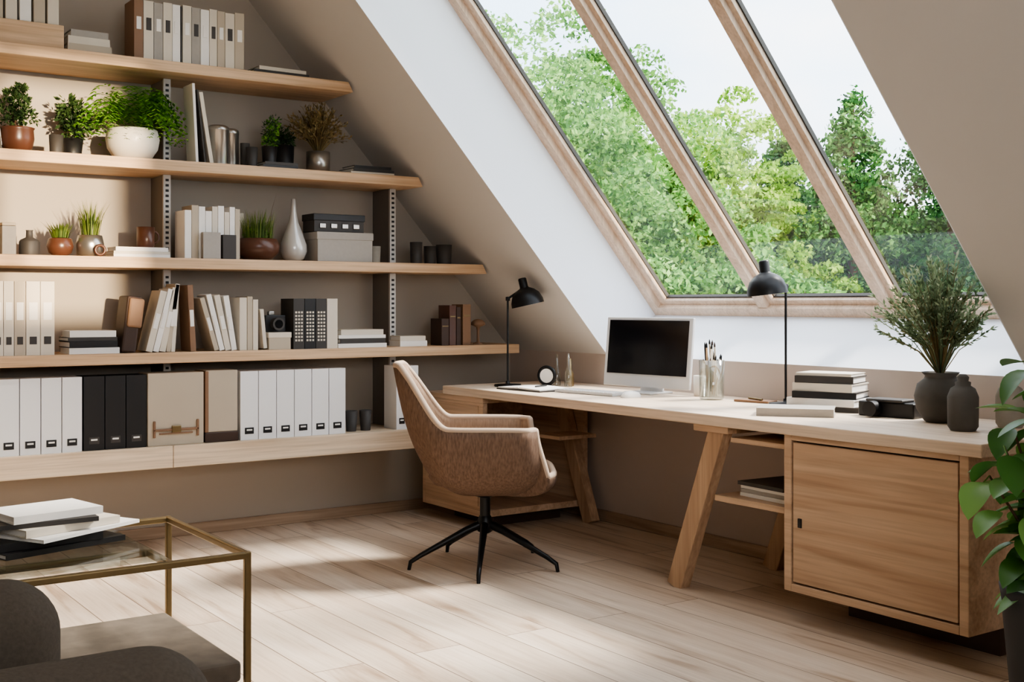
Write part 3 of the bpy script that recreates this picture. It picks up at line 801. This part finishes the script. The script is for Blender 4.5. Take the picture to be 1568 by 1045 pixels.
for ang in (160, 232, 304, 16, 88):
    a = math.radians(ang); d = Vector((math.cos(a), math.sin(a), 0))
    b.tube([CH+d*.01+Vector((0, 0, .195)), CH+d*.09+Vector((0, 0, .165)), CH+d*.30+Vector((0, 0, .062)), CH+d*.345+Vector((0, 0, .035)), CH+d*.352+Vector((0, 0, 0))],
           [0.02, 0.017, 0.011, 0.010, 0.008], m_black, 10)
b.done(parent=ch)

# ------------------------------------------------------------------ desk objects
def lamp(name, base, rodtop, dirv, reach, tilt):
    b = MB(name)
    bs = Vector(base); d = Vector(dirv).normalized()
    b.lathe(bs, [(0.072, 0), (0.075, 0.004), (0.072, 0.012), (0.012, 0.016), (0.01, 0.03)], m_black)
    top = bs + Vector((0, 0, rodtop))
    b.tube([bs, top], 0.0055, m_black, 10)
    hc = top + d*reach + Vector((0, 0, 0.01))
    b.tube([top, top+d*reach*.5+Vector((0, 0, .035)), hc+Vector((0, 0, .05))], 0.006, m_black, 8)
    b.lathe(top, [(0, -0.012), (0.012, -0.01), (0.012, 0.01), (0, 0.012)], m_black, 16)
    ax = d.cross(Vector((0, 0, 1)))
    q = tuple(Matrix.Rotation(tilt, 3, ax).to_euler())
    prof = [(0.09, -0.045), (0.088, -0.02), (0.074, 0.015), (0.05, 0.038), (0.026, 0.05), (0.023, 0.055), (0.023, 0.1), (0.018, 0.106), (0, 0.107)]
    b.lathe(hc, prof, m_black, 36, rot=q, caps=False)
    b.lathe(hc, [(0.0895, -0.0455), (0.085, -0.02), (0.07, 0.012), (0.04, 0.03), (0, 0.035)], m_white_c, 36, rot=q, caps=False)
    b.lathe(hc, [(0, -0.03), (0.02, -0.02), (0.022, 0.0), (0.012, 0.02)], m_paper, 20, rot=q)
    return b.done()
Rv = (0.822, -0.569, 0)
lamp('desk_lamp', (3.635, 5.29, DZ), 0.475, Rv, 0.10, 0.22)
lamp('desk_lamp', (3.96, 3.60, DZ), 0.525, (-0.822, 0.569, 0), 0.085, -0.12)

# monitor
mc = Vector((3.93, 4.48, DZ)); mo = empty('desktop_computer', mc)
ma = math.radians(7)
def mpnt(x, y, z):
    return mc + Matrix.Rotation(ma, 3, 'Z') @ Vector((x, y, z))
b = MB('screen_panel'); tl = 0.10
b.box(mpnt(0.0, 0, 0.205), (0.018, 0.57, 0.35), m_alu, (0, tl, ma))
b.done(0.004, parent=mo)
b = MB('display'); off = Matrix.Rotation(ma, 3, 'Z') @ Matrix.Rotation(tl, 3, 'Y') @ Vector((-0.0105, 0, 0.024))
b.box(mpnt(0, 0, 0.205)+off, (0.004, 0.525, 0.272), m_screen, (0, tl, ma)); b.done(parent=mo)
b = MB('stand'); b.box(mpnt(0.04, 0, 0.1), (0.012, 0.15, 0.19), m_alu, (0, 0.12, ma)); b.box(mpnt(0.0, 0, 0.005), (0.17, 0.18, 0.009), m_alu, (0, 0, ma)); b.done(0.003, parent=mo)
b = MB('keyboard'); b.box((3.68, 4.62, DZ+.008), (0.12, 0.40, 0.012), m_alu, (0, 0, ma))
for i in range(4):
    for j in range(13):
        v = Matrix.Rotation(ma, 3, 'Z') @ Vector((-0.042+i*.028, -0.18+j*.03, 0))
        b.box((3.68+v.x, 4.62+v.y, DZ+.0155), (0.023, 0.025, 0.003), m_paper, (0, 0, ma))
b.done()
b = MB('computer_mouse'); b.lathe((3.69, 4.33, DZ), [(1, 0), (1.0, 0.008), (0.8, 0.022), (0.4, 0.03), (0, 0.031)], m_paper, 28, sq=(0.055, 0.032, 2.4)); b.done()
b = MB('open_notebook')
b.box((3.60, 5.00, DZ+.004), (0.22, 0.34, 0.007), m_dkgrey, (0, 0, .1)); b.box((3.608, 4.917, DZ+.012), (0.21, 0.16, 0.008), m_paper, (0.04, 0, .1)); b.box((3.592, 5.083, DZ+.012), (0.21, 0.16, 0.008), m_paper, (-0.04, 0, .1))
b.tube([(3.56, 4.93, DZ+.023), (3.66, 4.97, DZ+.023)], 0.004, m_black); b.done()
b = MB('table_clock'); cc = Vector((3.81, 5.17, DZ+.058)); nrm = (math.pi/2, 0, math.radians(-60))
b.tube([cc + Euler(nrm).to_matrix() @ Vector((0.046*math.cos(t), 0.046*math.sin(t), 0)) for t in np.linspace(0, 2*math.pi, 28, endpoint=False)], 0.010, m_black, 10, closed=True)
b.cyl(cc, 0.044, 0.006, m_paper, rot=nrm); b.bx(3.785, 3.835, 5.145, 5.195, DZ, DZ+.008, m_black)
b.done()
b = MB('oil_diffuser_bottle')
for (x, y, h) in ((3.90, 5.20, 0.17), (3.93, 5.12, 0.15), (3.88, 5.07, 0.18)):
    b.lathe((x, y, DZ), [(0.02, 0), (0.022, 0.01), (0.02, h*.45), (0.008, h*.6), (0.007, h), (0, h)], m_jar if h > .16 else m_brass, 20)
b.done()
b = MB('pen_jar')
jc = Vector((3.92, 4.02, DZ))
b.lathe(jc, [(0.052, 0.001), (0.057, 0.01), (0.06, 0.185), (0.056, 0.185), (0.052, 0.012), (0, 0.012)], m_jar, 36)
for k in range(26):
    a = random.uniform(0, 6.283); r0 = random.uniform(0, .035); r1 = random.uniform(.01, .052)
    h = random.uniform(0.15, 0.265); p0 = jc + Vector((r0*math.cos(a), r0*math.sin(a), .014)); p1 = jc + Vector((r1*math.cos(a+.6), r1*math.sin(a+.6), h))
    mt = random.choice([m_cream, m_shelf, m_black, m_paper, m_cream])
    b.tube([p0, p1], 0.0045, mt, 6)
    d = (p1-p0).normalized(); b.tube([p1, p1+d*.012, p1+d*.024], [0.0048, 0.004, 0.0008], random.choice([m_black, m_dbrown, m_black]), 6)
b.done()
b = MB('white_cup'); b.lathe((4.02, 4.20, DZ), [(0.028, 0), (0.032, 0.01), (0.034, 0.1), (0.03, 0.1), (0.027, 0.012), (0, 0.012)], m_white_c); b.done()
b = MB('book_stack'); z = DZ
for (L, W, T, mt, r) in ((0.31, 0.22, 0.022, m_dkgrey, 0.05), (0.30, 0.21, 0.03, m_paper, -0.05), (0.27, 0.2, 0.028, m_blackp, 0.1), (0.26, 0.19, 0.034, m_cream, 0.0), (0.25, 0.18, 0.03, m_dkgrey, 0.06), (0.24, 0.17, 0.012, m_cream, 0.02)):
    b.book((3.96, 3.35, z), (L, W, T), mt, math.radians(-72)+r); z += T+.0005
b.done()
b = MB('hardback_book'); b.book((3.67, 3.28, DZ), (0.30, 0.20, 0.032), m_greybox, math.radians(-52)); b.done()
b = MB('compact_camera_case'); b.box((3.93, 3.01, DZ+.03), (0.12, 0.24, 0.06), m_blackp, (0, 0, .15)); b.box((3.91, 3.01, DZ+.066), (0.1, 0.16, 0.012), m_dkgrey, (0, 0, .15)); b.cyl((3.86, 3.04, DZ+.035), 0.03, 0.05, m_black, rot=(0, -math.pi/2, .15)); b.done(0.01, 3)
b = MB('pen_tray'); b.box((3.98, 3.80, DZ+.006), (0.08, 0.18, 0.01), m_tan, (0, 0, .2)); b.tube([(3.96, 3.74, DZ+.016), (3.99, 3.85, DZ+.016)], 0.005, m_brass); b.done(0.002)
vc = Vector((3.885, 2.76, DZ))
b = MB('branches_in_stoneware_vase')
b.lathe(vc, [(0.05, 0), (0.06, 0.006), (0.088, 0.05), (0.096, 0.1), (0.085, 0.145), (0.06, 0.165), (0.056, 0.175), (0.07, 0.19), (0.064, 0.19), (0.05, 0.17), (0, 0.165)], m_stone, 40)
for k in range(210):
    a = random.uniform(0, 6.283); sp = random.uniform(0.02, 0.30)*(1 if k % 3 else .6); h = random.uniform(0.20, 0.47)*(1-.35*(sp/.30)**2)
    sx = min(math.cos(a)*sp, 0.18); sy = math.sin(a)*sp
    base = vc+Vector((0, 0, .17)); e = base + Vector((sx, sy, h))
    if e.y < 2.61:
        e.x = min(e.x, 3.78); lim = roofz(e.x)-0.06
        e.z = min(e.z, lim)
    h = e.z-base.z; sx = e.x-base.x
    mid = base + Vector((sx*.35, sy*.35, h*.55))
    b.tube([base, mid, e], [0.0022, 0.0018, 0.0009], m_dry if k % 2 else m_sage, 4)
    for q in range(26):
        t = random.uniform(0.1, 1); p = mid.lerp(e, t)
        b.leafq(p, (e-mid).normalized()*.9+rv(0.7), rv(), random.uniform(.016, .032), 0.009, m_sage)
b.done()
def jarfn(name, c, r, h, mat):
    b = MB(name)
    b.lathe(c, [(r*.8, 0), (r, h*.08), (r*1.02, h*.6), (r*.8, h*.75), (r*.5, h*.8), (r*.52, h*.86), (r*.35, h*.88), (r*.4, h*.95), (r*.2, h), (0, h)], mat, 32)
    b.done()
jarfn('stoneware_jar', (3.69, 2.53, DZ), 0.052, 0.2, m_stone)
jarfn('stoneware_jar', (3.93, 2.50, DZ), 0.05, 0.19, m_stone2)

# ------------------------------------------------------------------ big potted plant
pc = Vector((3.06, 1.775, 0))
b = MB('potted_rubber_plant')
b.lathe(pc, [(0.12, 0), (0.135, 0.01), (0.17, 0.40), (0.175, 0.43), (0.16, 0.43), (0.155, 0.40), (0.1, 0.39), (0, 0.39)], m_pot, 44)
b.lathe(pc+Vector((0, 0, .391)), [(0.154, 0), (0, 0.01)], m_soil)
for k in range(17):
    a = k*2.4+0.6; sp = 0.06+0.11*random.random(); H = random.uniform(0.34, 0.70)
    p0 = pc+Vector((0.03*math.cos(a), .03*math.sin(a), .39))
    p1 = pc+Vector((sp*.6*math.cos(a), sp*.6*math.sin(a), .39+H*.5)); p2 = pc+Vector((sp*1.25*math.cos(a), sp*1.25*math.sin(a), .39+H))
    b.tube([p0, p1, p2], [0.007, 0.005, 0.003], m_bark, 7)
    for q in range(12):
        t = 0.12+0.88*q/11
        p = (p0.lerp(p1, t*2) if t < .5 else p1.lerp(p2, t*2-1))
        aa = q*2.4+a+random.uniform(-.4, .4); el = random.uniform(-0.7, 0.25)
        d = Vector((math.cos(aa), math.sin(aa), el))
        q0 = p + d.normalized()*0.04
        b.tube([p, q0], 0.0022, m_leafd, 5)
        b.bigleaf(q0, d, Vector((0, 0, 1)), random.uniform(.10, .14), random.uniform(.065, .088), m_leafd, random.uniform(.1, .5))
b.done()

# ------------------------------------------------------------------ side table with books
tb = empty('brass_side_table', (0.8, 3.25, 0))
tx0, tx1, ty0, ty1, tz = 0.42, 1.195, 2.945, 3.57, 0.55
b = MB('brass_frame')
def sq(p, q): b.beam(p, q, 0.018, 0.018, m_brass, Vector((0, 0, 1)) if abs(Vector(q)[2]-Vector(p)[2]) < .01 else Vector((0, 1, 0)))
for (x, y) in ((tx0, ty0), (tx1, ty0), (tx0, ty1), (tx1, ty1)):
    sq((x, y, 0), (x, y, tz))
for (p, q) in (((tx0, ty0), (tx1, ty0)), ((tx0, ty1), (tx1, ty1)), ((tx0, ty0), (tx0, ty1)), ((tx1, ty0), (tx1, ty1))):
    sq((p[0], p[1], tz-.01), (q[0], q[1], tz-.01))
sq((tx0, 3.13, tz-.012), (tx1-.2, 3.13, tz-.012)); sq((tx1-.2, ty0, tz-.012), (tx1-.2, 3.13, tz-.012))
b.done(0.004, parent=tb)
b = MB('glass_top'); b.bx(tx0+.01, tx1-.21, ty0+.01, ty1-.01, tz+.001, tz+.007, m_tglass); b.done(parent=tb)
b = MB('velvet_lower_shelf'); b.bx(tx0+.012, tx1-.010, ty0+.010, ty1-.010, 0.205, 0.262, m_velvet); b.done(0.012, 3, parent=tb)
b = MB('book_stack'); z = tz+.0075
for (L, W, T, mt, r_, dx, dy) in ((0.34, 0.23, 0.014, m_blackp, 0.3, 0, 0), (0.31, 0.22, 0.020, m_blackp, 0.15, -.04, 0), (0.33, 0.22, 0.009, m_paper, 0.5, .05, .0), (0.28, 0.21, 0.020, m_cream, 0.35, .02, .01), (0.27, 0.2, 0.012, m_dkgrey, 0.0, -.02, 0), (0.24, 0.18, 0.020, m_paper, 0.2, 0, 0)):
    b.book((0.77+dx, 3.30+dy, z), (L, W, T), mt, r_); z += T+.0008
b.done()

# ------------------------------------------------------------------ armchair in the foreground
ac = empty('upholstered_armchair', (0.3, 2.3, 0))
def cush(name, x0, x1, y0, y1, z0, z1, bev, mat=m_sofa):
    b = MB(name); b.bx(x0, x1, y0, y1, z0, z1, mat); o = b.done(bev, 10, parent=ac)
    for p in o.data.polygons: p.use_smooth = True
    return o
cush('arm_1', -0.20, 0.645, 2.52, 2.76, 0.14, 0.62, 0.115)
cush('arm_2', -0.20, 0.76, 1.93, 2.17, 0.14, 0.60, 0.115)
cush('back', -0.32, -0.08, 1.94, 2.74, 0.14, 0.84, 0.09)
cush('seat', -0.12, 0.66, 2.15, 2.55, 0.16, 0.42, 0.05)
b = MB('feet')
for (x, y) in ((-0.2, 2.05), (0.55, 2.05), (-0.2, 2.64), (0.5, 2.64)): b.cyl((x, y, 0), 0.018, 0.17, m_black)
b.done(parent=ac)

# ------------------------------------------------------------------ outside: trees, lawn
def leafobj(name, P, size, mats, core=None, trunk=None, flat=0.0):
    n = len(P)
    u = rng.normal(size=(n, 3)); u[:, 2] *= (1-flat); u /= np.linalg.norm(u, axis=1)[:, None]
    w = rng.normal(size=(n, 3)); v = np.cross(u, w); v /= np.linalg.norm(v, axis=1)[:, None]
    s = size*rng.uniform(0.6, 1.3, size=(n, 1))
    V = np.empty((n, 4, 3)); V[:, 0] = P-u*s; V[:, 1] = P+v*s*.55; V[:, 2] = P+u*s; V[:, 3] = P-v*s*.55
    V = V.reshape(-1, 3); F = np.arange(n*4).reshape(-1, 4)
    b = MB(name); b.v = V.tolist(); b.f = [tuple(f) for f in F.tolist()]; b.mi = [0]*n; b.sm = [False]*n; b.mats = [mats]
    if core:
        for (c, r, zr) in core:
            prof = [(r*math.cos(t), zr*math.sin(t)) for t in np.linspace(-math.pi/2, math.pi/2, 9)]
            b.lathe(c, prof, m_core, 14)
    if trunk:
        b.tube(trunk[0], trunk[1], m_bark, 8)
    return b.done()
def deciduous(x, y, ztop, r, mat, zb=-2.2, n=85000, nc=380, size=0.036):
    zc = (ztop+zb)/2; hz = (ztop-zb)/2
    d = rng.normal(size=(nc, 3)); d /= np.linalg.norm(d, axis=1)[:, None]
    rad = rng.uniform(0.45, 0.97, size=(nc, 1))
    C = d*rad*np.array([r, r, hz])
    k = rng.integers(0, nc, size=n); q = rng.normal(size=(n, 3)); q /= np.linalg.norm(q, axis=1)[:, None]
    cr = rng.uniform(0.18, 0.42, size=(nc, 1))*(r/1.8)
    q[:, 2] = np.abs(q[:, 2])*0.9-0.25
    P = C[k]+q*cr[k]*rng.uniform(0.6, 1.1, size=(n, 1)) + np.array([x, y, zc])
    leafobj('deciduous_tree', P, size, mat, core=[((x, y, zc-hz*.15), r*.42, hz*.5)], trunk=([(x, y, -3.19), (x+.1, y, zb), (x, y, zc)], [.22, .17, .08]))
def conifer(x, y, ztop, r, mat, zb=-2.6, n=80000, size=0.034):
    H = ztop-zb; nb = 520
    t = rng.uniform(0, 1, nb)**1.1
    ang = rng.uniform(0, 2*np.pi, nb)
    bl = r*(0.04+0.96*(1-t)**0.8)*rng.uniform(0.65, 1.15, nb)
    k = rng.choice(nb, n, p=bl/bl.sum())
    s = rng.uniform(0.12, 1, n)**0.7
    L = bl[k]*s
    wob = 0.08+0.13*(1-np.abs(s-.6))
    wob = wob*np.minimum(1, 0.2+bl[k]/r*1.6)
    px = x + np.cos(ang[k])*L + rng.normal(size=n)*wob*.6
    py = y + np.sin(ang[k])*L + rng.normal(size=n)*wob*.6
    pz = zb + t[k]*H + 0.12*bl[k]*s - 0.26*bl[k]*s*s + rng.normal(size=n)*0.05
    P = np.stack([px, py, pz], 1)
    P = P[P[:, 2] < ztop+.1]
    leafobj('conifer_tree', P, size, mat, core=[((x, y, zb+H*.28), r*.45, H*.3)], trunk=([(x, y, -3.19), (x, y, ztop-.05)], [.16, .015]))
deciduous(7.8, 10.5, 4.5, 2.1, m_t1)
deciduous(9.5, 11.2, 4.1, 1.8, m_t1)
deciduous(8.6, 8.6, 2.1, 1.4, m_t1, n=55000)
deciduous(10.3, 10.2, 3.8, 1.35, m_t2, n=65000)
deciduous(9.9, 8.9, 1.9, 1.1, m_t2, n=45000)
conifer(11.6, 10.6, 3.4, 1.7, m_t3)
conifer(10.9, 8.9, 3.6, 1.8, m_t3)
conifer(11.9, 8.3, 4.0, 2.0, m_t3)
conifer(11.6, 7.1, 3.9, 1.8, m_t3)
conifer(11.9, 6.0, 3.8, 2.0, m_t3)
deciduous(10.3, 7.0, 1.5, 1.3, m_t3, n=40000)
deciduous(14.5, 12.5, 3.0, 3.0, m_t3, n=35000, size=0.08)
deciduous(11.0, 14.5, 3.4, 3.0, m_t1, n=35000, size=0.08)
deciduous(15.5, 9.0, 3.0, 3.0, m_t3, n=35000, size=0.08)
b = MB('lawn'); b.bx(5.2, 60, -30, 60, -3.4, -3.2, m_ground); b.done()

# ------------------------------------------------------------------ light
w = bpy.data.worlds.new('sky'); scene.world = w; w.use_nodes = True
nt = w.node_tree; bg = nt.nodes['Background']
tc = nt.nodes.new('ShaderNodeTexCoord'); mp = nt.nodes.new('ShaderNodeMapping'); mp.inputs['Scale'].default_value = (1, 1, 2.2)
nz = nt.nodes.new('ShaderNodeTexNoise'); nz.inputs['Scale'].default_value = 2.6; nz.inputs['Detail'].default_value = 6
rp = nt.nodes.new('ShaderNodeValToRGB')
rp.color_ramp.elements[0].position = 0.38; rp.color_ramp.elements[0].color = (0.62, 0.80, 1.0, 1)
rp.color_ramp.elements[1].position = 0.58; rp.color_ramp.elements[1].color = (1.0, 1.0, 1.0, 1)
nt.links.new(tc.outputs['Generated'], mp.inputs[0]); nt.links.new(mp.outputs[0], nz.inputs['Vector'])
nt.links.new(nz.outputs['Fac'], rp.inputs[0]); nt.links.new(rp.outputs[0], bg.inputs['Color'])
bg.inputs['Strength'].default_value = 4.3

def light(name, typ, loc, dirv, energy, color, **kw):
    l = bpy.data.lights.new(name, typ); l.energy = energy; l.color = color
    for k, v in kw.items(): setattr(l, k, v)
    ob = bpy.data.objects.new(name, l); COL.objects.link(ob); ob.location = loc
    ob.rotation_euler = Vector(dirv).to_track_quat('-Z', 'Y').to_euler()
    return ob
light('sun', 'SUN', (8, 0, 8), (-1, 0.28, -1.1), 9.0, (1.0, 0.95, 0.87), angle=math.radians(11))
light('added_patch_light', 'SUN', (0, -8, 4), (-0.02, 1, -0.05), 10.0, (1.0, 0.78, 0.52), angle=math.radians(1.2))  # second sun lamp, added to throw warm patches on the shelf wall
light('added_rear_fill', 'AREA', (0.6, YF-0.3, 2.1), (0.15, 1, -0.1), 50, (1.0, 0.98, 0.96), shape='RECTANGLE', size=2.4, size_y=1.2)  # soft fill added behind the camera, outside the unseen opening
scene.view_settings.look = 'AgX - Medium High Contrast'

# ------------------------------------------------------------------ camera
cd = bpy.data.cameras.new('camera'); cd.sensor_width = 36; cd.lens = 41.6; cd.shift_y = -0.0367
cam = bpy.data.objects.new('camera', cd); COL.objects.link(cam)
cam.location = (0, 0, 1.2); cam.rotation_euler = (math.radians(90), 0, math.radians(-34.7))
scene.camera = cam
